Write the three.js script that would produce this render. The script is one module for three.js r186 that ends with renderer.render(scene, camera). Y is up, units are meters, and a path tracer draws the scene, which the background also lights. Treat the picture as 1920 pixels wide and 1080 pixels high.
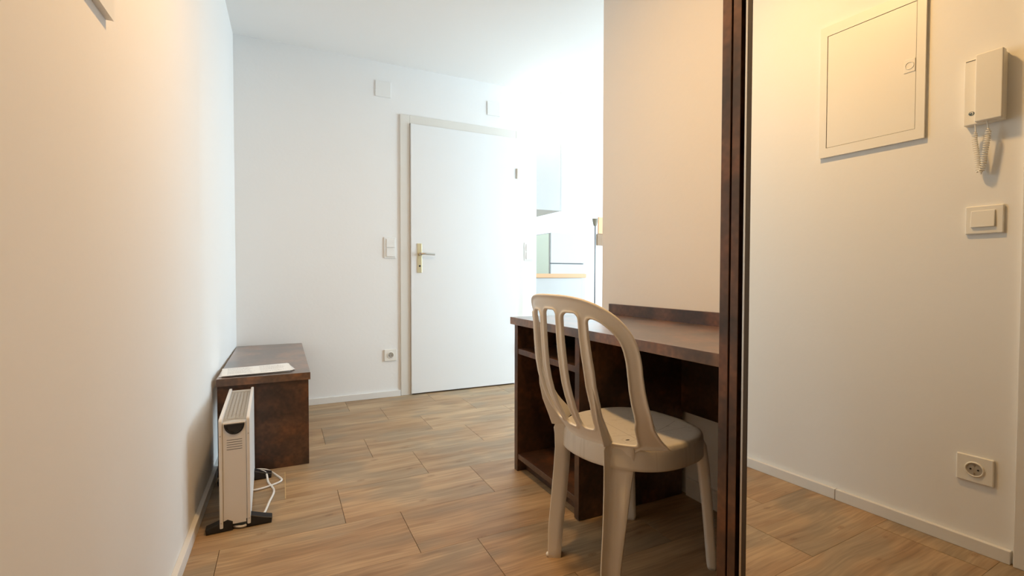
import * as THREE from 'three';
import { RoundedBoxGeometry } from 'three/addons/geometries/RoundedBoxGeometry.js';
import { mergeGeometries } from 'three/addons/utils/BufferGeometryUtils.js';
import { RectAreaLightUniformsLib } from 'three/addons/lights/RectAreaLightUniformsLib.js';

// ---------------------------------------------------------------- camera, sky, daylight, exposure
const scene = new THREE.Scene();
const D2R = Math.PI / 180;
const camera = new THREE.PerspectiveCamera(62.24, 16 / 9, 0.02, 60);
camera.position.set(0, 0.91, 0);
camera.rotation.order = 'YXZ';
camera.rotation.set(-1.344 * D2R, -25.745 * D2R, 0.086 * D2R);
scene.background = new THREE.Color(0.80, 0.90, 1.0);              // overcast daylight, seen only through the living-room windows

const renderer = new THREE.WebGLRenderer();
renderer.toneMapping = THREE.LinearToneMapping;
renderer.toneMappingExposure = 2.3;
renderer.shadowMap.enabled = true;
RectAreaLightUniformsLib.init();

// daylight that comes in through the living-room windows, the second and third added for brightness (one light per window opening, same size)
const WIN = [{ z0: -4.2, z1: -2.2, y0: 0.25, y1: 2.3 }, { x0: 3.35, x1: 5.1, y0: 0.25, y1: 2.3 }, { z0: -6.15, z1: -4.75, y0: 0.25, y1: 2.3 }];   // walls x = 5.2, z = -1.75, x = 5.2
const DAY = [1.62, 5.3, 2.25], SKY = new THREE.Color(0.64, 0.855, 1.0), facesZ = (w) => w.x0 !== undefined;
WIN.forEach((w, i) => {
  const wide = (facesZ(w) ? w.x1 - w.x0 : w.z1 - w.z0) - 0.1, yc = (w.y0 + w.y1) / 2, l = new THREE.RectAreaLight(SKY, DAY[i], wide, w.y1 - w.y0 - 0.1);
  if (facesZ(w)) { const xc = (w.x0 + w.x1) / 2; l.position.set(xc, yc, -1.79); l.lookAt(xc, yc, -5); } else { const zc = (w.z0 + w.z1) / 2; l.position.set(5.14, yc, zc); l.lookAt(0, yc, zc); }
  l.name = 'window_daylight'; scene.add(l);
});

// ---------------------------------------------------------------- helpers
const used = {};
function numbered(n) { const k = used[n] = (used[n] ?? -1) + 1; return k ? n + '_' + String(k).padStart(3, '0') : n; }
function tag(o, label, category, group) { o.userData.label = label; o.userData.category = category; if (group) o.userData.group = group; return o; }
function thing(name, label, category, [x, y, z] = [0, 0, 0], turn = 0, group) {
  const g = new THREE.Group(); g.name = numbered(name); g.position.set(x, y, z); g.rotation.y = turn; scene.add(g);
  return tag(g, label, category, group);
}
function struct(name, [x, y, z] = [0, 0, 0], turn = 0) {
  const g = new THREE.Group(); g.name = name; g.position.set(x, y, z); g.rotation.y = turn; g.userData.kind = 'structure'; scene.add(g); return g;
}
function mesh(name, geo, mat, parent) {
  const m = new THREE.Mesh(geo, mat); m.name = name; m.castShadow = m.receiveShadow = true; parent.add(m); return m;
}
function structMesh(name, geo, mat) { const m = mesh(name, geo, mat, scene); m.userData.kind = 'structure'; return m; }
function uvMetres(g0) {                                            // uv in metres from the face direction
  const g = g0.index ? g0.toNonIndexed() : g0, p = g.attributes.position, n = g.attributes.normal, uv = new Float32Array(p.count * 2);
  for (let i = 0; i < p.count; i++) {
    const ax = Math.abs(n.getX(i)), ay = Math.abs(n.getY(i)), az = Math.abs(n.getZ(i)), x = p.getX(i), y = p.getY(i), z = p.getZ(i);
    if (ay >= ax && ay >= az) { uv[2 * i] = x; uv[2 * i + 1] = z; } else if (ax >= az) { uv[2 * i] = z; uv[2 * i + 1] = y; } else { uv[2 * i] = x; uv[2 * i + 1] = y; }
  }
  g.setAttribute('uv', new THREE.BufferAttribute(uv, 2)); return g;
}
function bx(x0, x1, y0, y1, z0, z1, r = 0) {                       // box from corner to corner, r = edge rounding
  const w = x1 - x0, h = y1 - y0, d = z1 - z0;
  const g = r ? new RoundedBoxGeometry(w, h, d, 2, Math.min(r, w / 2.01, h / 2.01, d / 2.01)) : new THREE.BoxGeometry(w, h, d);
  g.translate((x0 + x1) / 2, (y0 + y1) / 2, (z0 + z1) / 2); return uvMetres(g);
}
const merge = (a) => mergeGeometries(a.map((g) => { const h = g.index ? g.toNonIndexed() : g; for (const k of Object.keys(h.attributes)) if (!['position', 'normal', 'uv'].includes(k)) h.deleteAttribute(k); return h; }));
function rng(seed) { let s = seed >>> 0; return () => { s = (s + 0x6D2B79F5) >>> 0; let t = s; t = Math.imul(t ^ (t >>> 15), t | 1); t ^= t + Math.imul(t ^ (t >>> 7), t | 61); return ((t ^ (t >>> 14)) >>> 0) / 4294967296; }; }
const tube = (pts, r, seg = 60, rad = 8, closed = false) => new THREE.TubeGeometry(new THREE.CatmullRomCurve3(pts.map((p) => new THREE.Vector3(...p)), closed, 'centripetal'), seg, r, rad, closed);
const cyl = (r0, r1, h, n = 24) => new THREE.CylinderGeometry(r0, r1, h, n);

// periodic value noise on a unit square
function noiseGrid(n, seed) { const R = rng(seed), a = new Float32Array(n * n); for (let i = 0; i < a.length; i++) a[i] = R(); return a; }
const grids = {};
function vnoise(u, v, nx, ny, seed) {
  const key = seed, N = 256; const g = grids[key] ??= noiseGrid(N, seed);
  const x = u * nx, y = v * ny, xi = Math.floor(x), yi = Math.floor(y), fx = x - xi, fy = y - yi;
  const sx = fx * fx * (3 - 2 * fx), sy = fy * fy * (3 - 2 * fy), m = (a, b) => ((a % b) + b) % b;
  const at = (i, j) => g[(m(j, ny) % N) * N + (m(i, nx) % N)];
  return (at(xi, yi) * (1 - sx) + at(xi + 1, yi) * sx) * (1 - sy) + (at(xi, yi + 1) * (1 - sx) + at(xi + 1, yi + 1) * sx) * sy;
}
function fbm(u, v, nx, ny, seed, oct = 4) { let s = 0, a = 0.5, t = 0; for (let o = 0; o < oct; o++) { s += a * vnoise(u, v, nx << o, ny << o, seed + o * 17); t += a; a *= 0.5; } return s / t; }
function dataTex(size, fn, srgb, metres) {
  const d = new Uint8Array(size * size * 4);
  for (let j = 0; j < size; j++) for (let i = 0; i < size; i++) { const c = fn(i / size, j / size), k = 4 * (j * size + i); d[k] = c[0]; d[k + 1] = c[1]; d[k + 2] = c[2]; d[k + 3] = 255; }
  const t = new THREE.DataTexture(d, size, size); t.wrapS = t.wrapT = THREE.RepeatWrapping; t.magFilter = THREE.LinearFilter; t.minFilter = THREE.LinearMipmapLinearFilter; t.generateMipmaps = true;
  if (srgb) t.colorSpace = THREE.SRGBColorSpace;
  t.repeat.set(1 / metres, 1 / metres); t.needsUpdate = true; return t;
}
const clamp01 = (x) => Math.min(1, Math.max(0, x));
const mix3 = (a, b, t) => [a[0] + (b[0] - a[0]) * t, a[1] + (b[1] - a[1]) * t, a[2] + (b[2] - a[2]) * t];
const smooth = (a, b, x) => { const t = clamp01((x - a) / (b - a)); return t * t * (3 - 2 * t); };

// ---------------------------------------------------------------- materials
const std = (o) => new THREE.MeshStandardMaterial(o);
const plasterBump = dataTex(512, (u, v) => { const n = 255 * (0.55 * fbm(u, v, 48, 48, 5, 3) + 0.45 * fbm(u, v, 9, 9, 9, 3)); return [n, n, n]; }, false, 0.8);
const KNOTS = []; { const R = rng(77); for (let i = 0; i < 26; i++) KNOTS.push([R(), R(), 0.006 + R() * 0.014]); }
const woodTone = (u, v) => {                                       // planks printed with long oak grain along u, 1.2 m square
  const w = v + 0.022 * (fbm(u, v, 6, 5, 31, 3) - 0.5);
  const broad = fbm(u, w, 3, 14, 41, 3), streak = fbm(u, w, 5, 40, 51, 4), fine = fbm(u, w, 10, 240, 61, 2), patch = fbm(u, w, 4, 7, 71, 3), grey = fbm(u, w, 5, 11, 81, 3);
  let c = mix3([160, 131, 98], [184, 156, 120], smooth(0.25, 0.75, broad));
  c = mix3(c, [140, 110, 78], 0.7 * smooth(0.52, 0.82, streak));
  c = mix3(c, [198, 171, 135], 0.3 * smooth(0.5, 0.85, 1 - streak));
  c = mix3(c, [146, 132, 110], 0.6 * smooth(0.5, 0.78, grey));
  c = mix3(c, [176, 138, 96], 0.35 * smooth(0.5, 0.75, patch));
  for (const [ku, kv, kr] of KNOTS) { const dx = (u - ku) / kr, dy = (w - kv) / (kr * 0.45), q = dx * dx + dy * dy; if (q < 6) c = mix3(c, [104, 74, 50], 0.6 * Math.exp(-q * 1.6) * (0.7 + 0.3 * Math.cos(Math.sqrt(q) * 9))); }
  const k = 1 + 0.2 * (fine - 0.5);
  return [c[0] * k, c[1] * k, c[2] * k];
};
const woodMap = dataTex(1024, woodTone, true, 1.2);
const rustMap = dataTex(512, (u, v) => {                           // dark brown laminate with a rusty mottled print
  const a = fbm(u, v, 4, 4, 101, 5), b = fbm(u, v, 9, 9, 131, 4), f = fbm(u, v, 60, 60, 151, 2);
  let c = mix3([63, 43, 32], [96, 66, 46], smooth(0.3, 0.68, a));
  c = mix3(c, [112, 70, 42], 0.65 * smooth(0.52, 0.75, b));
  c = mix3(c, [45, 33, 27], 0.55 * smooth(0.55, 0.8, 1 - b));
  const k = 1 + 0.42 * (f - 0.5); return [c[0] * k, c[1] * k, c[2] * k];
}, true, 0.8);
const M = {
  wall: std({ color: new THREE.Color(0.88, 0.878, 0.865), roughness: 0.92, bumpMap: plasterBump, bumpScale: 0.0006 }),
  ceiling: std({ color: new THREE.Color(0.90, 0.90, 0.89), roughness: 0.95 }),
  trim: std({ color: new THREE.Color(0.82, 0.81, 0.78), roughness: 0.45 }),
  doorPaint: std({ color: new THREE.Color(0.84, 0.85, 0.85), roughness: 0.42 }),
  framePaint: std({ color: new THREE.Color(0.76, 0.735, 0.68), roughness: 0.45 }),
  planks: [1.0, 0.95, 1.04, 0.98].map((k) => std({ color: new THREE.Color(k, k, k), map: woodMap, roughness: 0.46, bumpMap: woodMap, bumpScale: 0.0003 })),
  grout: std({ color: new THREE.Color(0.14, 0.10, 0.065), roughness: 0.9 }),
  lightJoint: std({ color: '#c9ad7f', roughness: 0.7 }),
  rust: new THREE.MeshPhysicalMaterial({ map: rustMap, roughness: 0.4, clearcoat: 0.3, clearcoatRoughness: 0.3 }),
  rustTopSheen: new THREE.MeshPhysicalMaterial({ map: rustMap, color: new THREE.Color(1.7, 1.85, 1.85), roughness: 0.4, clearcoat: 1, clearcoatRoughness: 0.32 }),  // same laminate, colour raised to stand in for sheen on the tops
  plastic: std({ color: new THREE.Color(0.86, 0.855, 0.83), roughness: 0.35 }),
  cream: std({ color: new THREE.Color(0.86, 0.84, 0.78), roughness: 0.4 }),
  black: std({ color: new THREE.Color(0.012, 0.012, 0.013), roughness: 0.45 }),
  dark: std({ color: new THREE.Color(0.03, 0.028, 0.026), roughness: 0.6 }),
  heater: std({ color: new THREE.Color(0.84, 0.83, 0.81), roughness: 0.4 }),
  grille: std({ color: new THREE.Color(0.60, 0.60, 0.58), roughness: 0.5 }),
  steel: std({ color: new THREE.Color(0.62, 0.61, 0.58), roughness: 0.3, metalness: 1 }),
  brass: std({ color: new THREE.Color(0.78, 0.70, 0.46), roughness: 0.35, metalness: 0.85 }),
  mirror: std({ color: new THREE.Color(0.90, 0.92, 0.895), roughness: 0.0, metalness: 1 }),
  bronze: std({ color: new THREE.Color(0.07, 0.055, 0.04), roughness: 0.4, metalness: 0.4 }),
  cordWhite: std({ color: new THREE.Color(0.80, 0.79, 0.76), roughness: 0.5 }),
  cordGrey: std({ color: new THREE.Color(0.35, 0.36, 0.38), roughness: 0.5 }),
  white: std({ color: new THREE.Color(0.83, 0.84, 0.84), roughness: 0.35 }),
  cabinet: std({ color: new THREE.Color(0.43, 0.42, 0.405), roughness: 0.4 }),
  worktop: std({ color: '#c59a6e', roughness: 0.5 }),
  sage: std({ color: '#dfe3cf', roughness: 0.4 }),
  glass: new THREE.MeshPhysicalMaterial({ color: 0xffffff, transmission: 1, roughness: 0.02, thickness: 0, ior: 1.5 }),
};

// ---------------------------------------------------------------- the setting
const CEIL = 2.5, ZB = -3.645, XR = 1.525, ZE = -2.065, TILT = 0.011;
const wallX = (z) => -0.3038 + TILT * (-1.1 - z);                  // face of the left wall, which runs very slightly askew

{ // floor: 60 x 30.5 cm planks with their joints
  const floor = struct('floor');
  mesh('screed', bx(-0.55, 5.35, -0.10, -0.012, -6.55, 1.85), M.grout, floor);
  const R = rng(7), PW = 0.3055, PL = 0.6, gap = 0.0018, seam = 0.0009;
  const cache = {};
  const plankGeo = (x0, x1, z0, z1, v) => {
    const w = +(x1 - x0).toFixed(4), d = +(z1 - z0).toFixed(4), key = w + '/' + d + '/' + v;
    if (cache[key]) return cache[key];
    const g = new THREE.BoxGeometry(w, 0.012, d).toNonIndexed(), p = g.attributes.position, uv = g.attributes.uv, ou = (v * 0.377) % 1.2, ov = (v * 0.533) % 1.2, f = v % 2 ? -1 : 1;
    for (let i = 0; i < p.count; i++) uv.setXY(i, f * p.getX(i) + ou, p.getZ(i) + ov);
    return cache[key] = g;
  };
  let n = 0;
  for (let r = -11; r <= 16; r++) {
    const z1 = Math.min(1.8, -1.2215 - PW * r), z0 = Math.max(-6.45, -1.2215 - PW * (r + 1));
    if (z1 - z0 < 0.02) continue;
    const off = (((0.005 - 0.2 * r) % PL) + PL) % PL;
    for (let k = -2; k < 10; k++) {
      const xa = off + PL * k, hall = z1 > ZE, xmin = -0.36, xmax = hall ? 1.62 : 5.25;
      const x0 = Math.max(xmin, xa), x1 = Math.min(xmax, xa + PL);
      if (x1 - x0 < 0.02) continue;
      const v = Math.floor(R() * 9), g = plankGeo(x0 + gap / 2, x1 - gap / 2, z0 + seam / 2, z1 - seam / 2, v);
      const m = mesh(n ? 'plank_' + String(n).padStart(3, '0') : 'plank', g, M.planks[Math.floor(R() * 4)], floor); n++;
      m.position.set((x0 + x1) / 2, -0.006, (z0 + z1) / 2);
    }
  }
  // one end joint is filled with a pale strip
  mesh('joint_filler', bx(0.0035, 0.0065, -0.010, 0.0006, -2.441, -2.142), M.lightJoint, floor);
}
structMesh('ceiling', bx(-0.6, 5.4, CEIL, CEIL + 0.12, -6.6, 1.95), M.ceiling);
{ // left wall, askew by 0.6 degrees
  const g = bx(-0.16, 0, 0, CEIL, -2.75, 2.95), w = structMesh('wall_left', g, M.wall);
  w.position.set(wallX(-1.1), 0, -1.1); w.rotation.y = -TILT;
}
{ // back wall with the opening for the inner door, closed behind
  const d0 = 0.885, d1 = 1.787, top = 2.075;
  structMesh('wall_back', merge([bx(-0.5, d0, 0, CEIL, ZB - 0.16, ZB), bx(d1, 1.991, 0, CEIL, ZB - 0.16, ZB), bx(d0, d1, top, CEIL, ZB - 0.16, ZB), bx(d0, d1, 0, top, ZB - 0.16, ZB - 0.12)]), M.wall);
}
structMesh('wall_kitchen_side', bx(1.85, 1.991, 0, CEIL, -6.55, ZB - 0.16), M.wall);
structMesh('wall_kitchen_far', bx(1.85, 5.4, 0, CEIL, -6.6, -6.4), M.wall);
structMesh('wall_right', bx(XR, XR + 0.12, 0, CEIL, ZE, 1.85), M.wall);
structMesh('wall_near', bx(-0.5, XR + 0.12, 0, CEIL, 1.8, 1.95), M.wall);
{ // living-room walls, with one inferred window and two added for more light
  const [a, b, c] = WIN, X0 = 5.2, X1 = 5.36, N0 = -1.75, N1 = -1.59;
  structMesh('wall_living_right', merge([bx(X0, X1, 0, CEIL, -6.6, c.z0), bx(X0, X1, 0, CEIL, c.z1, a.z0), bx(X0, X1, 0, CEIL, a.z1, N1), ...[a, c].flatMap((o) => [bx(X0, X1, 0, o.y0, o.z0, o.z1), bx(X0, X1, o.y1, CEIL, o.z0, o.z1)])]), M.wall);
  structMesh('wall_living_near', merge([bx(XR + 0.12, b.x0, 0, CEIL, N0, N1), bx(b.x1, X0, 0, CEIL, N0, N1), bx(b.x0, b.x1, 0, b.y0, N0, N1), bx(b.x0, b.x1, b.y1, CEIL, N0, N1)]), M.wall);
  WIN.forEach((o, i) => {                                            // frame and two panes, built along z and turned for the second wall
    const W = (facesZ(o) ? o.x1 - o.x0 : o.z1 - o.z0) / 2, H = o.y1 - o.y0;
    const w = facesZ(o) ? struct('window_2', [(o.x0 + o.x1) / 2, o.y0, -1.70], -Math.PI / 2) : struct('window_' + (i + 1), [5.25, o.y0, (o.z0 + o.z1) / 2]);  // second and third windows are unseen, added to brighten hall and kitchen
    mesh('window_frame', merge([bx(0, 0.06, 0, 0.06, -W, W), bx(0, 0.06, H - 0.06, H, -W, W), bx(0, 0.06, 0.06, H - 0.06, -W, -W + 0.06), bx(0, 0.06, 0.06, H - 0.06, W - 0.06, W), bx(0, 0.06, 0.06, H - 0.06, -0.04, 0.04)]), M.white, w);
    for (const s of [-1, 1]) mesh('pane', bx(0.028, 0.032, 0.06, H - 0.06, s < 0 ? -W + 0.06 : 0.04, s < 0 ? -0.04 : W - 0.06), M.glass, w);
  });
}
{ // baseboards: 43 mm high strips
  const bl = struct('baseboard_left', [wallX(-1.1), 0, -1.1], -TILT);
  mesh('board', bx(0, 0.017, 0, 0.043, -2.53, -0.001, 0.002), M.trim, bl);
  mesh('board', bx(0, 0.017, 0, 0.043, 0.001, 0.512, 0.002), M.trim, bl);
  const bb = struct('baseboard_back');
  mesh('board', bx(-0.26, 0.810, 0, 0.045, ZB, ZB + 0.015, 0.002), M.trim, bb);
  mesh('board', bx(1.862, 1.991, 0, 0.045, ZB, ZB + 0.015, 0.002), M.trim, bb);
  const br = struct('baseboard_right');
  mesh('board', bx(XR - 0.015, XR, 0, 0.075, -1.46, -0.785, 0.002), M.trim, br);
}

{ // inner door in the back wall
  const d = struct('door_1', [0, 0, ZB]);
  mesh('frame', merge([bx(0.812, 0.885, 0, 2.138, -0.01, 0.014, 0.003), bx(1.787, 1.860, 0, 2.138, -0.01, 0.014, 0.003), bx(0.885, 1.787, 2.075, 2.138, -0.01, 0.014, 0.003)]), M.framePaint, d);
  mesh('frame_rebate', merge([bx(0.876, 0.898, 0, 2.075, -0.11, 0.008), bx(1.774, 1.796, 0, 2.075, -0.11, 0.008), bx(0.885, 1.787, 2.062, 2.08, -0.11, 0.008)]), M.framePaint, d);
  const leaf = mesh('door_leaf', bx(0.889, 1.785, 0.010, 2.072, -0.018, 0.030, 0.003), M.doorPaint, d);
  const plate = mesh('handle_plate', bx(0.936, 0.972, 0.940, 1.165, 0.030, 0.0365, 0.003), M.brass, leaf);
  mesh('lever', merge([cyl(0.011, 0.011, 0.05, 16).rotateX(Math.PI / 2).translate(0.954, 1.083, 0.058), tube([[0.954, 1.083, 0.082], [0.975, 1.086, 0.086], [1.01, 1.084, 0.084], [1.06, 1.082, 0.080]], 0.0085, 24, 10)]), M.steel, leaf);
  mesh('keyhole', cyl(0.0075, 0.0075, 0.002, 16).rotateX(Math.PI / 2).translate(0.954, 0.992, 0.0372), M.dark, plate);
  for (const y of [1.775, 0.305]) mesh('hinge', cyl(0.009, 0.009, 0.085, 14).translate(1.788, y, 0.036), M.steel, d);
}
{ // entrance door behind the camera, in the left wall: its casing shows in the mirror
  const d = struct('door_2', [wallX(-0.585), 0, -0.585], -TILT);
  mesh('frame', merge([bx(-0.01, 0.022, 0, 2.1, 0.004, 0.075, 0.003), bx(-0.01, 0.022, 0, 2.1, 0.955, 1.025, 0.003), bx(-0.01, 0.022, 2.03, 2.1, 0.075, 0.955, 0.003)]), M.trim, d);
  const leaf = mesh('door_leaf', bx(0.0, 0.016, 0.008, 2.03, 0.078, 0.952, 0.002), M.doorPaint, d);
  mesh('handle_plate', bx(0.016, 0.024, 0.95, 1.17, 0.86, 0.90, 0.003), M.steel, leaf);
}

// ---------------------------------------------------------------- hall ceiling lamp (above the picture)
{
  const L = thing('ceiling_lamp', 'small square ceiling lamp giving warm light over the hall', 'lamp', [0.46, CEIL, -1.2]);
  mesh('housing', bx(-0.085, 0.085, -0.030, 0, -0.085, 0.085, 0.006), M.white, L);
  const glow = std({ color: new THREE.Color(0.9, 0.8, 0.62), emissive: new THREE.Color(1.0, 0.66, 0.34), emissiveIntensity: 1.4, roughness: 0.6 });
  mesh('diffuser', bx(-0.072, 0.072, -0.036, -0.028, -0.072, 0.072, 0.003), glow, L);
  const p = new THREE.RectAreaLight(new THREE.Color(1.0, 0.575, 0.215), 144, 0.14, 0.14);
  p.position.set(0, -0.039, 0); p.rotation.x = -Math.PI / 2; p.name = 'lamp_light'; L.add(p);
}

// ---------------------------------------------------------------- desk with open shelves
{
  const d = thing('desk', 'dark rust-brown writing desk with open shelf compartment beside the tall mirror wardrobe', 'desk', [1.25, 0, -1.41]);
  const B = (n, a, m = M.rust, r = 0.0015) => mesh(n, bx(a[0] - 1.25, a[1] - 1.25, a[2], a[3], a[4] + 1.41, a[5] + 1.41, r), m, d);
  B('tabletop', [0.975, 1.507, 0.686, 0.720, -2.042, -0.782], M.rustTopSheen);
  B('backsplash', [1.507, 1.5245, 0.686, 0.773, -1.985, -0.782]);
  B('side_panel', [0.985, 1.507, 0, 0.686, -2.014, -1.982]);
  B('divider_panel', [0.985, 1.500, 0.004, 0.686, -1.500, -1.470]);
  B('shelf', [0.988, 1.480, 0.551, 0.576, -1.982, -1.500]);
  B('bottom_board', [0.988, 1.480, 0.058, 0.082, -1.982, -1.500]);
  B('plinth', [1.03, 1.045, 0.0, 0.058, -1.982, -1.500]);
  B('back_panel', [1.480, 1.495, 0.0, 0.686, -1.982, -1.500]);
  B('modesty_panel', [1.490, 1.508, 0.355, 0.686, -1.470, -0.782]);
}

// ---------------------------------------------------------------- wardrobe with mirror doors
{
  const w = thing('wardrobe', 'tall dark-brown wardrobe with a full-length mirror door', 'wardrobe', [1.21, 0, -0.15]);
  const B = (n, a, m = M.rust, r = 0.0015) => mesh(n, bx(a[0] - 1.21, a[1] - 1.21, a[2], a[3], a[4] + 0.15, a[5] + 0.15, r), m, w);
  B('side_panel', [0.905, 1.522, 0, 2.20, -0.7797, -0.7550]);
  B('side_panel', [0.907, 1.522, 0, 2.20, -0.7525, -0.7313]);
  B('side_panel', [0.907, 1.522, 0, 2.20, 0.47, 0.492]);
  B('top_panel', [0.912, 1.522, 2.175, 2.20, -0.7313, 0.47]);
  B('bottom_panel', [0.93, 1.522, 0.03, 0.05, -0.7313, 0.47]);
  B('plinth', [0.935, 0.95, 0.0, 0.03, -0.7313, 0.47]);
  B('back_panel', [1.505, 1.522, 0.05, 2.175, -0.7313, 0.47]);
  B('partition', [0.96, 1.505, 0.05, 2.175, -0.10, -0.08]);
  const del = 1.637 * D2R, hx = 0.8841 + 0.6 * Math.tan(del);
  const door = new THREE.Group(); door.name = 'mirror_door'; door.position.set(hx - 1.21, 0.055, -0.10 + 0.15); door.rotation.y = del; w.add(door);   // its far edge stands a little proud
  const H = 2.11;
  mesh('board', bx(0.0045, 0.020, 0, H, -0.6015, 0), M.bronze, door);
  mesh('mirror', bx(0, 0.004, 0, H, -0.587, -0.001), M.mirror, door);
  mesh('edge_profile', bx(-0.001, 0.0045, 0, H, -0.5965, -0.587), M.bronze, door);
  mesh('metal_strip', bx(-0.0015, 0.0045, 0, H, -0.6015, -0.5965, 0.0006), M.steel, door);
  const door2 = new THREE.Group(); door2.name = 'mirror_door'; door2.position.set(hx - 1.21 + 0.004, 0.055, -0.095 + 0.15); w.add(door2);
  mesh('board', bx(0.0045, 0.020, 0, H, 0, 0.555), M.bronze, door2);
  mesh('mirror', bx(0, 0.004, 0, H, 0.014, 0.541), M.mirror, door2);
  mesh('edge_profile', merge([bx(-0.001, 0.0045, 0, H, 0, 0.014), bx(-0.001, 0.0045, 0, H, 0.541, 0.555)]), M.bronze, door2);
}

// ---------------------------------------------------------------- low bench with papers
{
  const b = thing('bench', 'low dark rust-brown bench along the left wall', 'bench', [-0.075, 0, -3.055]);
  const B = (n, a, m = M.rust) => mesh(n, bx(a[0] + 0.075, a[1] + 0.075, a[2], a[3], a[4] + 3.055, a[5] + 3.055, 0.0015), m, b);
  B('top', [-0.270, 0.120, 0.413, 0.448, -3.615, -2.490], M.rustTopSheen);
  B('end_panel', [-0.268, 0.112, 0, 0.413, -2.535, -2.503]);
  B('end_panel', [-0.262, 0.112, 0, 0.413, -3.61, -3.578]);
  B('rail', [-0.085, -0.063, 0.33, 0.413, -3.578, -2.535]);
}
{
  const cv = document.createElement('canvas'); cv.width = 512; cv.height = 362; const x = cv.getContext('2d'), R = rng(33);
  x.fillStyle = '#f4f4f2'; x.fillRect(0, 0, 512, 362);
  for (let c = 0; c < 2; c++) for (let i = 0; i < 22; i++) {               // unreadable lines of small grey print
    let px = 40 + c * 236, end = px + 120 + R() * 76, y = 34 + i * 13.5; if (R() < 0.15) continue;
    while (px < end) { const wl = 4 + R() * 13; x.fillStyle = 'rgba(70,72,80,' + (0.45 + R() * 0.3) + ')'; x.fillRect(px, y, wl, 3.4); px += wl + 4; }
  }
  const t = new THREE.CanvasTexture(cv); t.colorSpace = THREE.SRGBColorSpace;
  const printed = std({ map: t, roughness: 0.85 }), plain = std({ color: new THREE.Color(0.80, 0.81, 0.82), roughness: 0.85 });
  const sheet = (x0, z0, turn, y, lift, mat, label) => {
    const W = 0.297, D = 0.21, g = new THREE.BoxGeometry(W, 0.0012, D, 24, 1, 16), p = g.attributes.position;
    for (let i = 0; i < p.count; i++) { const u = p.getX(i) / W, v = p.getZ(i) / D; p.setY(i, p.getY(i) + lift * (Math.pow(Math.max(0, u), 2) * 4 * (0.6 + 0.4 * v) * 0.5 + 0.25 * Math.sin((u + 0.5) * Math.PI * 2) * v + 0.25)); }
    g.computeVertexNormals();
    const m = mesh(numbered('paper_sheet'), g, mat, scene); m.position.set(x0, y, z0); m.rotation.y = turn; return tag(m, label, 'paper', 'papers on the bench');
  };
  sheet(-0.118, -2.640, 0.03, 0.4492, 0.0012, plain, 'plain sheet lying lowest under the printed papers on the bench');
  sheet(-0.108, -2.655, 0.16, 0.4512, 0.002, plain, 'middle sheet of the papers on the bench, turned askew');
  sheet(-0.112, -2.632, 0.075, 0.4538, 0.004, printed, 'top paper sheet with grey print on the bench');
}

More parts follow.
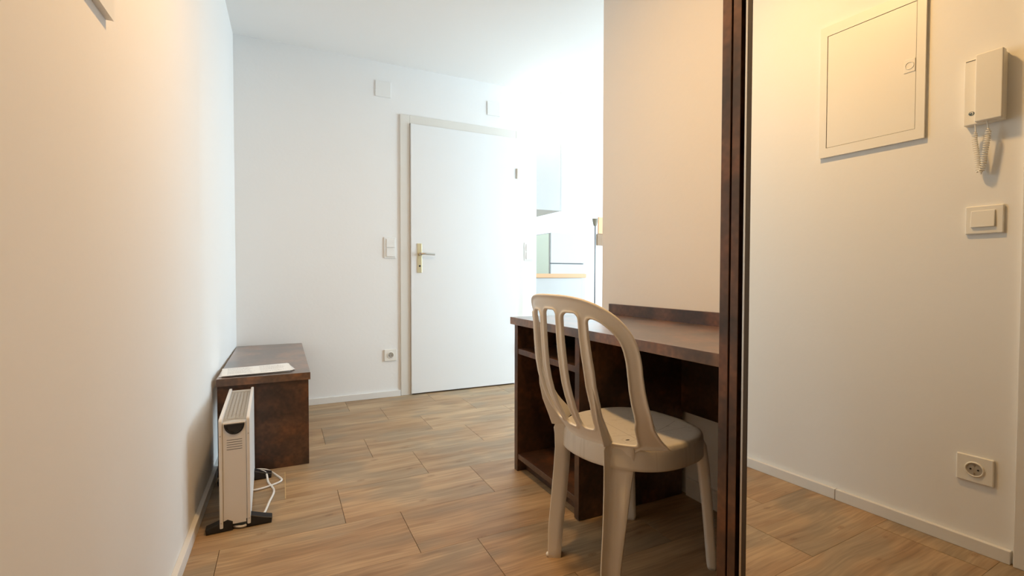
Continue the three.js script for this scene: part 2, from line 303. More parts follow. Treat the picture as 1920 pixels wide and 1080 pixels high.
// ---------------------------------------------------------------- convector heater
{
  const h = thing('convector_heater', 'white electric convector heater on black feet beside the bench', 'heater', [-0.1635, 0, -2.218], 0.021);
  const W = 0.0485, Z = 0.265, side = (s) => {
    const sh = new THREE.Shape(), y0 = 0.018, y1 = 0.402, c = 0.012;
    sh.moveTo(-Z, y0); sh.lineTo(Z, y0); sh.lineTo(Z, y1 - c); sh.quadraticCurveTo(Z, y1, Z - c, y1); sh.lineTo(-Z + c, y1); sh.quadraticCurveTo(-Z, y1, -Z, y1 - c); sh.lineTo(-Z, y0);
    const g = new THREE.ExtrudeGeometry(sh, { depth: 0.006, bevelEnabled: true, bevelSize: 0.0025, bevelThickness: 0.0025, bevelSegments: 2, curveSegments: 6 });
    g.rotateY(Math.PI / 2).translate(s < 0 ? -W + 0.0025 : W - 0.0085, 0, 0); return g;
  };
  mesh('side_plate', side(-1), M.heater, h); mesh('side_plate', side(1), M.heater, h);
  mesh('inner_body', bx(-W + 0.012, W - 0.012, 0.03, 0.375, -Z + 0.012, Z - 0.012), M.dark, h);
  for (const s of [1, -1]) {
    const e = mesh('end_panel', bx(-W + 0.0115, W - 0.0115, 0.022, 0.388, s > 0 ? Z - 0.010 : -Z + 0.003, s > 0 ? Z - 0.003 : -Z + 0.010, 0.002), M.heater, h);
    const D = new THREE.Shape(); D.moveTo(-0.031, 0.0); D.lineTo(0.031, 0.0); D.absellipse(0, 0, 0.031, 0.036, 0, -Math.PI, true); 
    const hole = new THREE.Path(); hole.moveTo(-0.025, -0.007); hole.lineTo(0.025, -0.007); hole.absellipse(0, -0.007, 0.025, 0.023, 0, -Math.PI, true); D.holes.push(hole);
    const hd = new THREE.ExtrudeGeometry(D, { depth: 0.004, bevelEnabled: true, bevelSize: 0.001, bevelThickness: 0.001, bevelSegments: 1 });
    hd.translate(0, 0.383, s > 0 ? Z - 0.0035 : -Z - 0.0005); const hdl = mesh('handle', hd, M.black, e);
    const inn = new THREE.Shape(); inn.moveTo(-0.0255, -0.0065); inn.lineTo(0.0255, -0.0065); inn.absellipse(0, -0.0065, 0.0255, 0.0235, 0, -Math.PI, true);
    mesh('handle_recess', new THREE.ExtrudeGeometry(inn, { depth: 0.001, bevelEnabled: false }).translate(0, 0.383, s > 0 ? Z - 0.0029 : -Z + 0.002), M.dark, hdl);
    if (s > 0) for (let i = 0; i < 5; i++) mesh('vent_slot_shade', bx(-0.024, 0.024, 0.326 - i * 0.0085, 0.3274 - i * 0.0085, Z - 0.0032, Z - 0.0024), M.dark, e);  // dark bars painted in for the shade inside the slots
    for (const q of [-1, 1]) for (const y of [0.035, 0.345]) mesh('screw', cyl(0.0025, 0.0025, 0.001, 10).rotateX(Math.PI / 2).translate(q * (W - 0.005), y, s * (Z + 0.0028)), M.steel, e);
  }
  const bars = [];                                                   // expanded-metal grille on top
  for (let k = -26; k <= 26; k++) for (const s of [-1, 1]) {
    const len = 0.088, cz = k * 0.0115; if (Math.abs(cz) > Z - 0.04) continue;
    bars.push(new THREE.BoxGeometry(len, 0.0022, 0.0024).rotateY(s * 0.42).translate(0, 0.391, cz));
  }
  const gr = mesh('top_grille', merge(bars), M.grille, h); gr.userData.kind = 'stuff';
  mesh('grille_tray', bx(-W + 0.0115, W - 0.0115, 0.380, 0.3885, -Z + 0.01, Z - 0.01), M.grille, h);
  mesh('grille_bar', bx(-W + 0.0115, W - 0.0115, 0.388, 0.396, -Z + 0.01, -Z + 0.04, 0.002), M.grille, h);
  for (const z of [0.245, -0.195]) {                                 // two cross feet
    const foot = mesh('foot', merge([bx(-0.045, 0.045, 0.010, 0.026, z - 0.03, z - 0.012, 0.004),
      ...[-1, 1].map((s) => { const sh = new THREE.Shape(); sh.moveTo(0.03, 0.002); sh.lineTo(0.108, 0); sh.lineTo(0.110, 0.016); sh.quadraticCurveTo(0.08, 0.024, 0.044, 0.038); sh.lineTo(0.03, 0.03); sh.closePath(); const g = new THREE.ExtrudeGeometry(sh, { depth: 0.034, bevelEnabled: true, bevelSize: 0.002, bevelThickness: 0.002, bevelSegments: 1 }); if (s < 0) g.scale(-1, 1, 1).rotateY(0); g.translate(s > 0 ? 0.006 : 0.02, 0.002, z - 0.017); if (s < 0) { const ix = g.index; const a = g.attributes.position; for (let i = 0; i < a.count; i += 3) { for (const at of ['position', 'normal', 'uv']) { const b = g.attributes[at], n = b.itemSize; for (let c = 0; c < n; c++) { const t = b.array[(i + 1) * n + c]; b.array[(i + 1) * n + c] = b.array[(i + 2) * n + c]; b.array[(i + 2) * n + c] = t; } } } } return g; })]), M.black, h);
  }
  const P = (x, y, z) => [x + 0.1635, y, z + 2.218];
  mesh('power_cord', tube([P(-0.13, 0.03, -2.36), P(-0.115, 0.028, -2.45), P(-0.07, 0.02, -2.452), P(-0.027, 0.008, -2.396), P(-0.007, 0.005, -2.33), P(-0.036, 0.005, -2.301), P(-0.107, 0.006, -2.271), P(-0.15, 0.006, -2.29), P(-0.14, 0.010, -2.40), P(-0.10, 0.030, -2.425), P(-0.072, 0.024, -2.41), P(-0.06, 0.006, -2.34), P(-0.038, 0.005, -2.232), P(-0.055, 0.005, -2.13), P(-0.078, 0.006, -2.02), P(-0.10, 0.010, -1.985), P(-0.14, 0.008, -1.955), P(-0.17, 0.008, -1.97)], 0.0042, 220, 8), M.cordWhite, h);
  mesh('supply_cord', tube([P(-0.17, 0.05, -2.42), P(-0.225, 0.05, -2.44), P(-0.246, 0.09, -2.42), P(-0.25, 0.13, -2.44), P(-0.246, 0.10, -2.47), P(-0.245, 0.03, -2.47), P(-0.235, 0.006, -2.44), P(-0.19, 0.006, -2.40)], 0.0042, 100, 8), M.cordGrey, h);
}

// ---------------------------------------------------------------- garden chair pushed under the desk
function surfaceNet(f, lo, hi, n) {                                  // smooth mesh of the field f < 0 on a grid
  const [nx, ny, nz] = n, st = [0, 1, 2].map((k) => (hi[k] - lo[k]) / (n[k] - 1)), F = new Float32Array(nx * ny * nz);
  const id = (i, j, k) => (k * ny + j) * nx + i;
  for (let k = 0; k < nz; k++) for (let j = 0; j < ny; j++) for (let i = 0; i < nx; i++) F[id(i, j, k)] = f(lo[0] + i * st[0], lo[1] + j * st[1], lo[2] + k * st[2]);
  const vid = new Int32Array(nx * ny * nz).fill(-1), pos = [], idx = [];
  const corners = []; for (let c = 0; c < 8; c++) corners.push([c & 1, (c >> 1) & 1, (c >> 2) & 1]);
  const edges = []; for (let a = 0; a < 8; a++) for (let b = a + 1; b < 8; b++) { const d = a ^ b; if (d === 1 || d === 2 || d === 4) edges.push([a, b]); }
  for (let k = 0; k < nz - 1; k++) for (let j = 0; j < ny - 1; j++) for (let i = 0; i < nx - 1; i++) {
    const v = corners.map((c) => F[id(i + c[0], j + c[1], k + c[2])]); let s = 0; for (const q of v) if (q < 0) s++;
    if (s === 0 || s === 8) continue;
    let x = 0, y = 0, z = 0, m = 0;
    for (const [a, b] of edges) if ((v[a] < 0) !== (v[b] < 0)) { const t = v[a] / (v[a] - v[b]); x += corners[a][0] + t * (corners[b][0] - corners[a][0]); y += corners[a][1] + t * (corners[b][1] - corners[a][1]); z += corners[a][2] + t * (corners[b][2] - corners[a][2]); m++; }
    vid[id(i, j, k)] = pos.length / 3; pos.push(lo[0] + (i + x / m) * st[0], lo[1] + (j + y / m) * st[1], lo[2] + (k + z / m) * st[2]);
  }
  const quad = (a, b, c, d, flip) => { if (a < 0 || b < 0 || c < 0 || d < 0) return; if (flip) idx.push(a, c, b, a, d, c); else idx.push(a, b, c, a, c, d); };
  for (let k = 1; k < nz - 1; k++) for (let j = 1; j < ny - 1; j++) for (let i = 1; i < nx - 1; i++) {
    const a = F[id(i, j, k)] < 0;
    if (a !== F[id(i + 1, j, k)] < 0) quad(vid[id(i, j - 1, k - 1)], vid[id(i, j, k - 1)], vid[id(i, j, k)], vid[id(i, j - 1, k)], !a);
    if (a !== F[id(i, j + 1, k)] < 0) quad(vid[id(i - 1, j, k - 1)], vid[id(i - 1, j, k)], vid[id(i, j, k)], vid[id(i, j, k - 1)], !a);
    if (a !== F[id(i, j, k + 1)] < 0) quad(vid[id(i - 1, j - 1, k)], vid[id(i, j - 1, k)], vid[id(i, j, k)], vid[id(i - 1, j, k)], !a);
  }
  const g = new THREE.BufferGeometry(); g.setAttribute('position', new THREE.Float32BufferAttribute(pos, 3)); g.setIndex(idx); return g;
}
function loft(sections) {                                            // sections: arrays of [x,y,z], closed loops of equal length, capped
  const n = sections[0].length, pos = [], idx = [];
  sections.forEach((s) => s.forEach((p) => pos.push(...p)));
  for (let k = 0; k < sections.length - 1; k++) for (let i = 0; i < n; i++) { const a = k * n + i, b = k * n + (i + 1) % n, c = a + n, d = b + n; idx.push(a, b, c, b, d, c); }
  for (const [k, flip] of [[0, true], [sections.length - 1, false]]) {
    const c = pos.length / 3, s = sections[k]; pos.push(...[0, 1, 2].map((q) => s.reduce((t, p) => t + p[q], 0) / n));
    for (let i = 0; i < n; i++) { const a = k * n + i, b = k * n + (i + 1) % n; flip ? idx.push(c, b, a) : idx.push(c, a, b); }
  }
  const g = new THREE.BufferGeometry(); g.setAttribute('position', new THREE.Float32BufferAttribute(pos, 3)); g.setIndex(idx); g.computeVertexNormals(); return g;
}
const lerpTable = (xs, ys, x) => { if (x <= xs[0]) return ys[0]; for (let i = 1; i < xs.length; i++) if (x <= xs[i]) { const t = (x - xs[i - 1]) / (xs[i] - xs[i - 1]); return ys[i - 1] + (ys[i] - ys[i - 1]) * t; } return ys[ys.length - 1]; };
{
  const chair = thing('plastic_chair', 'off-white moulded plastic garden chair with slatted back, pushed under the desk', 'chair', [0.989, 0, -1.215], 0.084);
  const mat = std({ color: new THREE.Color(0.86, 0.84, 0.79), roughness: 0.4 });
  const Rb = 0.2857, L = 0.232, Y1 = 0.644, Y2 = 0.861, PW = 2.94;
  const YS = [0.36, 0.40, 0.44, 0.47, 0.50, 0.535, 0.57, 0.61, 0.65, 0.70, 0.75, 0.81, 0.88], XS = [-0.166, -0.172, -0.186, -0.204, -0.225, -0.244, -0.258, -0.270, -0.278, -0.284, -0.288, -0.292, -0.298];
  const xb = (y) => lerpTable(YS, XS, y);
  const bend = (s, y, d) => { const th = s / Rb, r = Rb + d; return [xb(y) + Rb - r * Math.cos(th), y, r * Math.sin(th) * lerpTable([0.40, 0.44, 0.48, 0.54], [0.85, 0.88, 0.94, 1], y)]; };
  // outline of the back in (s along the arc, y)
  const outerRaw = (s, y) => {
    const sm = 0.2707 + 0.032 * Math.pow(clamp01((0.505 - y) / 0.075), 2.2), l = Math.sin(Math.min(Math.abs(s) * 0.2707 / sm / Rb, 1.5)) / Math.sin(0.2707 / Rb);
    return Math.pow(l, PW) + Math.pow(Math.max(0, (y - Y1) / (Y2 - Y1)), PW) - 1;
  };
  const outer = (s, y) => { const e = 0.002, g = outerRaw(s, y), gx = (outerRaw(s + e, y) - g) / e, gy = (outerRaw(s, y + e) - g) / e; return Math.max(-0.1, Math.min(0.1, g / Math.max(3, Math.hypot(gx, gy)))); };
  const rbox = (x, y, cx, cy, hx, hy, r) => { const qx = Math.abs(x - cx) - hx + r, qy = Math.abs(y - cy) - hy + r; return Math.hypot(Math.max(qx, 0), Math.max(qy, 0)) + Math.min(Math.max(qx, qy), 0) - r; };
  const spread = (y) => lerpTable([0.44, 0.50, 0.56, 0.65, 0.74, 0.82], [0.86, 0.97, 1.07, 1.09, 1.03, 1.0], y);
  const smax = (a, b, k) => { const h = clamp01(0.5 + 0.5 * (a - b) / k); return b + (a - b) * h + k * h * (1 - h); };
  const outline = (s, y) => {
    const o = outer(s, y), t = Math.abs(s) / spread(y);
    const h1 = rbox(t, y, 0, 0.6425, 0.0265, 0.1735, 0.0135);
    const h2 = rbox(t, y, 0.0775, 0.642, 0.0255, 0.1680, 0.016);
    const h3 = smax(rbox(t, y, 0.1315 + 0.10, 0.622, 0.10, 0.182, 0.02), o + lerpTable([0.44, 0.52, 0.64, 0.74, 0.86], [0.080, 0.050, 0.043, 0.043, 0.054], y), 0.02);
    return Math.max(o, -h1, -h2, -h3, lerpTable([0.17, 0.215], [0.390, 0.4255], Math.abs(s)) - y);
  };
  const bk = surfaceNet((s, y, d) => {
    const o = outline(s, y), bead = 0.0055 * Math.exp(-Math.pow((o + 0.004) / 0.0045, 2)) ;
    const q = Math.abs(d - bead * 0.5) - (0.0040 + bead * 0.5);
    const w = Math.max(q, o), k = 0.003, a = q + k, b = o + k;
    return a > 0 && b > 0 ? Math.hypot(a, b) - k : w;
  }, [-0.36, 0.395, -0.010], [0.36, 0.872, 0.016], [241, 160, 14]);
  { const p = bk.attributes.position; for (let i = 0; i < p.count; i++) p.setXYZ(i, ...bend(p.getX(i), p.getY(i), p.getZ(i))); bk.computeVertexNormals(); }
  mesh('backrest', bk, mat, chair);
  // seat: rounded disc with a turned-down skirt
  const rim = (ph, k) => { const c = Math.cos(ph), s = Math.sin(ph), n = c > 0 ? 2.7 : 2.15, r = 1 / Math.pow(Math.pow(Math.abs(c), n) + Math.pow(Math.abs(s), n), 1 / n); return [0.018 + 0.205 * k * r * c, 0.206 * k * r * s]; };
  const prof = [[0.0, 0.4215], [0.3, 0.4222], [0.6, 0.4245], [0.8, 0.4285], [0.9, 0.4315], [0.955, 0.4318], [0.985, 0.4275], [1.0, 0.420], [1.008, 0.40], [1.012, 0.375], [1.012, 0.366], [0.99, 0.366], [0.985, 0.39], [0.96, 0.412], [0.6, 0.417], [0.0, 0.416]];
  const NP = 96, sp = [], si = [], suv = [];
  prof.forEach(([k, y]) => { for (let i = 0; i < NP; i++) { const [x, z] = rim(i / NP * 2 * Math.PI, k); sp.push(x, y + (k < 0.999 ? 0 : 0.004 * Math.cos(2 * i / NP * 2 * Math.PI)), z); suv.push(x / 0.5 + 0.5, z / 0.5 + 0.5); } });
  for (let k = 0; k < prof.length - 1; k++) for (let i = 0; i < NP; i++) { const a = k * NP + i, b = k * NP + (i + 1) % NP; si.push(a, b, a + NP, b, b + NP, a + NP); }
  const sg = new THREE.BufferGeometry(); sg.setAttribute('position', new THREE.Float32BufferAttribute(sp, 3)); sg.setAttribute('uv', new THREE.Float32BufferAttribute(suv, 2)); sg.setIndex(si); sg.computeVertexNormals();
  const cv = document.createElement('canvas'); cv.width = cv.height = 1024; const cx = cv.getContext('2d'), R = rng(5);
  cx.fillStyle = '#e4e1d9'; cx.fillRect(0, 0, 1024, 1024);
  for (let i = 0; i < 500; i++) { cx.fillStyle = 'rgba(' + (R() < 0.5 ? '120,110,98,' : '225,222,215,') + (0.03 + R() * 0.05) + ')'; cx.beginPath(); cx.ellipse(R() * 1024, R() * 1024, 4 + R() * 30, 3 + R() * 12, R() * 3, 0, 7); cx.fill(); }
  cx.strokeStyle = 'rgba(84,70,56,0.55)'; cx.lineWidth = 2.2;                // scratches on the seat
  for (const [x0, y0, x1, y1] of [[300, 290, 900, 430], [330, 430, 860, 300], [420, 300, 500, 760], [260, 560, 380, 600], [620, 330, 830, 620], [560, 690, 880, 610]]) { cx.beginPath(); cx.moveTo(x0, y0); cx.quadraticCurveTo((x0 + x1) / 2 + 14, (y0 + y1) / 2 - 10, x1, y1); cx.stroke(); }
  const st = new THREE.CanvasTexture(cv); st.colorSpace = THREE.SRGBColorSpace;
  const seat = mesh('seat', sg, std({ map: st, roughness: 0.42 }), chair);
  mesh('drain_hole', cyl(0.005, 0.005, 0.0012, 16).scale(1.5, 1, 0.7).translate(-0.075, 0.4248, 0.09), M.dark, seat);
  // rear legs: an angle section whose fin runs up the back
  const rear = (sg_) => {
    const secs = [];
    for (const [y, cxp, czp, ang, W, D] of [
      [0.0, -0.178, 0.106, 30, 0.040, 0.036], [0.02, -0.177, 0.106, 30, 0.041, 0.038], [0.10, -0.171, 0.1045, 29, 0.045, 0.043], [0.20, -0.160, 0.101, 28, 0.052, 0.045], [0.30, -0.152, 0.097, 27, 0.061, 0.046], [0.36, -0.149, 0.095, 26, 0.068, 0.046], [0.405, -0.150, 0.096, 25, 0.073, 0.046], [0.425, -0.153, 0.098, 25, 0.072, 0.045], [0.4345, -0.150, 0.100, 25, 0.067, 0.042],
      [0.4365, -0.160, 0.104, 26, 0.012, 0.042], [0.47, -0.180, 0.109, 27, 0.010, 0.034], [0.52, -0.210, 0.119, 28, 0.009, 0.022], [0.57, -0.231, 0.126, 28, 0.008, 0.011], [0.60, -0.240, 0.1255, 28, 0.0075, 0.005], [0.65, -0.2455, 0.124, 28, 0.007, 0.001]]) {
      const a = ang * D2R, t = [Math.sin(a), Math.cos(a)], o = [-Math.cos(a), Math.sin(a)], q = Math.min(1, W / 0.03);
      const pts = [[0, -0.004], [W * 0.5, -0.004], [W, -0.004 - 0.004 * q], [W + 0.001 * q, 0.001], [W * 0.75, 0.0055 * q], [0.006 + 0.014 * q, 0.007 * q + 0.001], [0.005 + 0.006 * q, 0.011 * q + 0.002], [0.005 + 0.001 * q, 0.022 * q * Math.min(1, D / 0.04) + 0.003], [0.0045, Math.max(D - 0.001, 0.004)], [0.0035, D + 0.001], [0.001, D + 0.001], [0, Math.max(D - 0.001, 0.003)], [0, D * 0.4]];
      let loop = pts.map(([u, v]) => [cxp + u * t[0] + v * o[0], y, (czp + u * t[1] + v * o[1]) * sg_]);
      if (sg_ > 0) loop = loop.reverse(); 
      secs.push(loop);
    }
    return loft(secs);
  };
  const front = (sg_) => {
    const secs = [];
    for (const [y, x, z, w, d] of [[0, 0.203, 0.176, 0.018, 0.013], [0.012, 0.203, 0.176, 0.020, 0.015], [0.2, 0.186, 0.170, 0.022, 0.016], [0.33, 0.173, 0.163, 0.026, 0.018], [0.39, 0.165, 0.157, 0.030, 0.019], [0.415, 0.158, 0.150, 0.028, 0.017]]) {
      const loop = []; for (let i = 0; i < 20; i++) { const a = i / 20 * 2 * Math.PI, c = Math.cos(a), s = Math.sin(a), u = Math.sign(c) * Math.pow(Math.abs(c), 0.6) * d, v = Math.sign(s) * Math.pow(Math.abs(s), 0.7) * w, ca = Math.SQRT1_2; loop.push([x + (u * ca - v * ca), y, (z + (u * ca + v * ca)) * sg_]); }
      if (sg_ > 0) loop.reverse();
      secs.push(loop);
    }
    return loft(secs);
  };
  for (const s of [-1, 1]) { const lg = mesh('leg', rear(s), mat, chair); mesh('glide', new THREE.SphereGeometry(0.008, 14, 10).translate(-0.205, 0.008, 0.131 * s), mat, lg); }
  for (const s of [-1, 1]) mesh('leg', front(s), mat, chair);
}

// ---------------------------------------------------------------- fittings on the left wall (seen in the mirror)
const lw = (name, label, cat, y, z) => thing(name, label, cat, [wallX(z), y, z], -TILT);
{
  const f = lw('fuse_box', 'cream recessed fuse box with a flat hinged cover, high on the hall wall', 'fuse box', 1.405, -1.009);
  const s = new THREE.Shape(); s.moveTo(-0.1765, 0); s.lineTo(0.1765, 0); s.lineTo(0.1765, 0.535); s.lineTo(-0.1765, 0.535); s.closePath();
  const hl = new THREE.Path(); hl.moveTo(-0.1500, 0.0375); hl.lineTo(-0.1500, 0.4945); hl.lineTo(0.1500, 0.4945); hl.lineTo(0.1500, 0.0375); hl.closePath(); s.holes.push(hl);
  mesh('frame', new THREE.ExtrudeGeometry(s, { depth: 0.008, bevelEnabled: true, bevelSize: -0.001, bevelThickness: 0.004, bevelSegments: 3, bevelOffset: 0 }).rotateY(Math.PI / 2).translate(0.001, 0, 0), M.cream, f);
  const dr = mesh('cover', bx(0.001, 0.0115, 0.0392, 0.4928, -0.1483, 0.1483, 0.001), M.cream, f);
  mesh('gap_liner', bx(0.0002, 0.002, 0.03, 0.50, -0.158, 0.158), M.dark, f);
  mesh('lock_plate', bx(0.0112, 0.0135, 0.246, 0.293, 0.113, 0.1470, 0.001), M.cream, dr);
  mesh('lock_ring', new THREE.TorusGeometry(0.0125, 0.0016, 8, 28).rotateY(Math.PI / 2).translate(0.0138, 0.270, 0.130), M.cream, dr);
}
{
  const i = lw('intercom', 'cream intercom handset with a coiled cord on the hall wall', 'intercom', 1.411, -0.674);
  mesh('base', bx(0, 0.028, 0, 0.214, -0.0485, 0.0485, 0.003), M.cream, i);
  const hs = mesh('handset', bx(0.018, 0.046, 0.003, 0.220, -0.0165, 0.0495, 0.004), M.cream, i);
  mesh('cradle_slot', bx(0.0272, 0.0286, 0.2085, 0.2105, -0.045, -0.018), M.dark, i);
  const em = mesh('emblem', cyl(0.0075, 0.0075, 0.0012, 24).rotateZ(Math.PI / 2).scale(1, 0.85, 1).translate(0.0286, 0.037, -0.028), std({ color: '#4c6068', roughness: 0.4 }), i);
  mesh('emblem_mark', new THREE.TorusGeometry(0.0036, 0.0011, 8, 20, 4.4).rotateY(Math.PI / 2).translate(0.0294, 0.037, -0.028), M.cream, em);
  const pts = [], turns = 46;                                       // coiled cord hanging in a loop
  const path = new THREE.CatmullRomCurve3([[0.024, 0.002, -0.020], [0.022, -0.022, -0.019], [0.022, -0.045, -0.021], [0.022, -0.100, -0.014], [0.022, -0.152, -0.0085], [0.024, -0.158, -0.004], [0.026, -0.145, 0.001], [0.028, -0.095, 0.007], [0.028, -0.040, 0.013], [0.028, -0.020, 0.013], [0.030, 0.004, 0.010]].map((p) => new THREE.Vector3(...p)));
  const N = 900, fr = path.computeFrenetFrames(N, false);
  for (let k = 0; k <= N; k++) { const t = k / N, c = path.getPointAt(t), a = t * turns * 2 * Math.PI, r = 0.0062 * smooth(0.06, 0.12, t) * smooth(0.06, 0.12, 1 - t); c.addScaledVector(fr.normals[k], r * Math.cos(a)).addScaledVector(fr.binormals[k], r * Math.sin(a)); pts.push(c.toArray()); }
  mesh('coiled_cord', new THREE.TubeGeometry(new THREE.CatmullRomCurve3(pts.map((p) => new THREE.Vector3(...p))), 1600, 0.0017, 6), M.cream, i);
}
{
  const s = lw('light_switch', 'cream single rocker light switch below the intercom', 'switch', 1.053, -0.671);
  mesh('plate', bx(0, 0.010, 0, 0.0925, -0.0470, 0.0470, 0.004), M.cream, s);
  const r = new RoundedBoxGeometry(0.008, 0.054, 0.058, 2, 0.0015); r.rotateZ(0.06); r.translate(0.0115, 0.049, -0.002);
  mesh('rocker', r, M.cream, s);
}
function socket(s, flip) {                                          // plate, well, rim and two pin holes, facing +x in its own frame
  mesh('plate', bx(0, 0.010, 0, 0.089, -0.0470, 0.0470, 0.004), M.cream, s);
  const well = new THREE.LatheGeometry([[0.0001, -0.004], [0.0185, -0.004], [0.0205, 0.006], [0.0222, 0.008], [0.0250, 0.006], [0.0262, 0.0]].map(([a, b]) => new THREE.Vector2(a, b)), 36).rotateZ(-Math.PI / 2).translate(0.0065, 0.0445, 0.0);
  const w = mesh('well', well, M.cream, s);
  mesh('well_floor', cyl(0.0205, 0.0205, 0.001, 30).rotateZ(Math.PI / 2).translate(0.0108, 0.0445, 0), std({ color: new THREE.Color(0.42, 0.39, 0.34), roughness: 0.6 }), w);
  for (const z of [-0.0095, 0.0095]) mesh('pin_hole', cyl(0.0028, 0.0028, 0.001, 12).rotateZ(Math.PI / 2).translate(0.0117, 0.0445, z), M.black, w);
  mesh('earth_clip', bx(0.0108, 0.0128, 0.0275, 0.033, -0.002, 0.002), M.steel, w);
  mesh('earth_clip', bx(0.0108, 0.0128, 0.056, 0.0615, -0.002, 0.002), M.steel, w);
}
socket(lw('power_socket', 'cream wall socket near the floor on the hall wall, seen in the mirror', 'socket', 0.228, -0.679));

// ---------------------------------------------------------------- fittings on the back wall
const bw = (name, label, cat, x, y) => thing(name, label, cat, [x, y, ZB]);
{
  const s = thing('power_socket', 'white wall socket low beside the inner door', 'socket', [0.735, 0.272, ZB], -Math.PI / 2);
  socket(s);
}
for (const [x, label] of [[0.735, 'white double rocker switch left of the inner door'], [1.914, 'white double rocker switch right of the inner door by the kitchen opening']]) {
  const s = bw('light_switch', label, 'switch', x, 1.048);
  mesh('plate', bx(-0.0445, 0.0445, 0, 0.158, 0, 0.009, 0.004), M.plastic, s);
  for (const y of [0.013, 0.082]) { const r = new RoundedBoxGeometry(0.062, 0.062, 0.008, 2, 0.002); r.rotateX(-0.05); r.translate(0.004, y + 0.031, 0.011); mesh('rocker', r, M.plastic, s); }
}
for (const [x, y, w, h, label] of [[0.69, 2.245, 0.115, 0.115, 'flat white junction box cover above and left of the inner door'], [1.585, 2.238, 0.115, 0.112, 'flat white junction box cover above the hinge side of the inner door']]) {
  const b = bw('junction_box_cover', label, 'cover', x, y);
  mesh('cover', bx(-w / 2, w / 2, 0, h, 0, 0.008, 0.003), M.plastic, b);
  mesh('cover_screw', cyl(0.004, 0.004, 0.001, 12).rotateX(Math.PI / 2).translate(0, h / 2, 0.0083), M.plastic, b);
}

// ---------------------------------------------------------------- kitchen and living room beyond the opening
{
  const c = thing('wall_cabinet', 'white kitchen wall cabinet above the worktop', 'cabinet', [2.17, 1.52, -4.4]);
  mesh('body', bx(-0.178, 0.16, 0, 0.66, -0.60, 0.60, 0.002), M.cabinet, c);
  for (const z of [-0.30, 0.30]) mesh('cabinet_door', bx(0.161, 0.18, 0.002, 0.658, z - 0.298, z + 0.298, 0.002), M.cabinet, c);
}
{
  const c = thing('base_cabinet', 'white kitchen base cabinet under the wooden worktop', 'cabinet', [2.29, 0, -4.55]);
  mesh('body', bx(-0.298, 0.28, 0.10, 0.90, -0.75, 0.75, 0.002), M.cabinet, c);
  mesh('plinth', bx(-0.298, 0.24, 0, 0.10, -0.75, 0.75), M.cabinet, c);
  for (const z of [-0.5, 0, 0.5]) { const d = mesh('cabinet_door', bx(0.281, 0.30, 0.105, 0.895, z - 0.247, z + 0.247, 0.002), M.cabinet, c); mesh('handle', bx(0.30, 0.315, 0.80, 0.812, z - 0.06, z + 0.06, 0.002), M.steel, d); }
  const t = tag(mesh('worktop', bx(1.993, 2.612, 0.901, 0.940, -5.31, -3.785, 0.003), M.worktop, scene), 'light wooden kitchen worktop on the white base cabinet', 'worktop');
  t.position.set(0, 0, 0);
}
{
  const f = thing('kitchen_tap', 'small chrome kitchen tap on the worktop', 'tap', [2.26, 0.94, -4.55]);
  mesh('body', cyl(0.02, 0.024, 0.12, 20).translate(0, 0.06, 0), M.steel, f);
  mesh('spout', tube([[0, 0.10, 0], [0.05, 0.17, 0.01], [0.12, 0.19, 0.02], [0.19, 0.16, 0.03]], 0.011, 24, 10), M.steel, f);
  mesh('lever', bx(-0.015, 0.015, 0.12, 0.13, -0.01, 0.08, 0.003), M.steel, f);
}
{
  const f = thing('fridge', 'white fridge-freezer standing at the far kitchen wall', 'fridge', [3.50, 0, -5.80]);
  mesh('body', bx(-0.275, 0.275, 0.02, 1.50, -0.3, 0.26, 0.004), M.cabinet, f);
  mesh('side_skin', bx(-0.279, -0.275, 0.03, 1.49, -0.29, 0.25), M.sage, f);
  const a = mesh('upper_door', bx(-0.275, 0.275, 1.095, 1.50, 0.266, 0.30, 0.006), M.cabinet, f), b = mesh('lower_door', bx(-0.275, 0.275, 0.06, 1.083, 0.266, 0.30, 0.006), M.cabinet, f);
  mesh('door_seal', bx(-0.265, 0.265, 0.065, 1.49, 0.258, 0.268), std({ color: '#6f7274', roughness: 0.6 }), f);
}
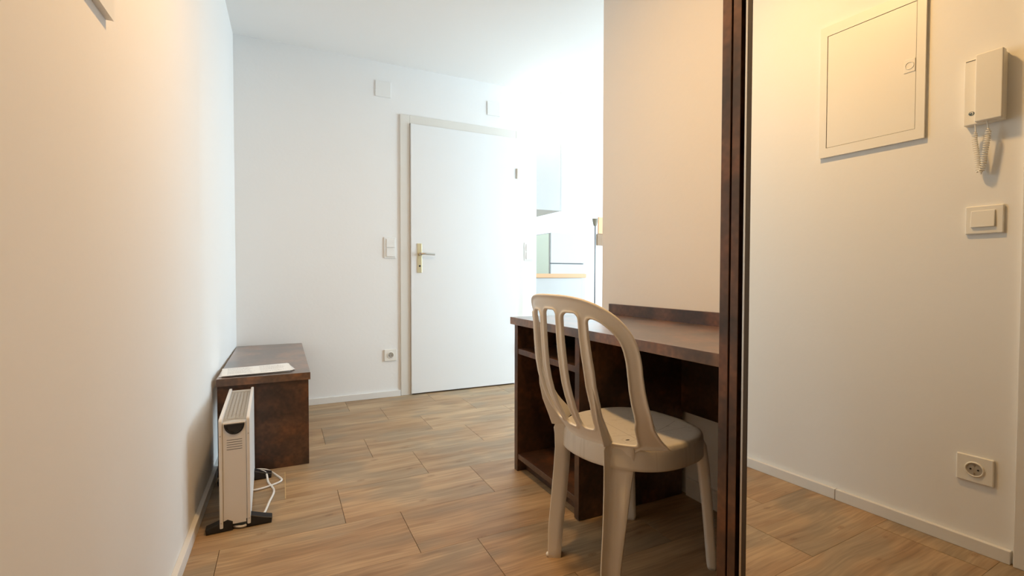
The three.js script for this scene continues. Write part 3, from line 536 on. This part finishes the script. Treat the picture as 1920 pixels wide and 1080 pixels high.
{
  const l = thing('floor_lamp', 'thin black torchiere floor lamp with a small cone shade, in the far room', 'lamp', [4.13, 0, -5.77]);
  mesh('base', new THREE.LatheGeometry([[0.0001, 0], [0.13, 0], [0.13, 0.012], [0.03, 0.03], [0.0001, 0.03]].map((p) => new THREE.Vector2(...p)), 32), M.black, l);
  mesh('pole', cyl(0.0085, 0.0095, 1.64, 14).translate(0, 0.84, 0), M.black, l);
  mesh('shade', new THREE.LatheGeometry([[0.018, 1.655], [0.026, 1.66], [0.045, 1.76], [0.043, 1.76], [0.024, 1.665], [0.018, 1.66]].map((p) => new THREE.Vector2(...p)), 28), std({ color: '#6d6250', roughness: 0.5 }), l);
  mesh('switch', bx(0.004, 0.028, 0.40, 0.47, -0.012, 0.012, 0.004), M.black, l);
  mesh('cable', tube([[0.012, 0.46, 0], [-0.04, 0.3, 0.02], [-0.06, 0.12, 0.03], [-0.05, 0.012, 0.12], [-0.2, 0.006, 0.2]], 0.004, 40, 6), M.black, l);
}
{
  const p = thing('wall_hanging', 'narrow orange and brown wall hanging at the edge of the far room', 'wall hanging', [4.70, 1.42, -6.398]);
  mesh('orange_panel', bx(-0.07, 0.18, 0.19, 0.46, 0, 0.03, 0.004), std({ color: '#d09a72', roughness: 0.8 }), p);
  mesh('brown_panel', bx(-0.10, 0.20, 0.0, 0.185, 0, 0.04, 0.004), std({ color: '#80664f', roughness: 0.8 }), p);
}
for (const [x, z, label] of [[2.222, -3.595, 'small white ceiling spotlight nearer the hall'], [2.200, -3.935, 'small white ceiling spotlight farther into the kitchen']]) {
  const s = thing('ceiling_spotlight', label, 'spotlight', [x, CEIL, z], 0, 'kitchen ceiling spotlights');
  mesh('housing', cyl(0.045, 0.05, 0.05, 28).translate(0, -0.025, 0), M.white, s);
  mesh('bulb', new THREE.SphereGeometry(0.04, 24, 16).scale(1, 0.6, 1).translate(0, -0.055, 0), std({ color: 0xffffff, emissive: new THREE.Color(1, 0.95, 0.86), emissiveIntensity: 2.0 }), s);
  const l = new THREE.PointLight(new THREE.Color(1.0, 0.86, 0.64), 0.4, 0, 2); l.position.set(0, -0.055, 0); l.castShadow = true; l.shadow.radius = 2; l.name = 'spot_light'; s.add(l);
}

renderer.render(scene, camera);
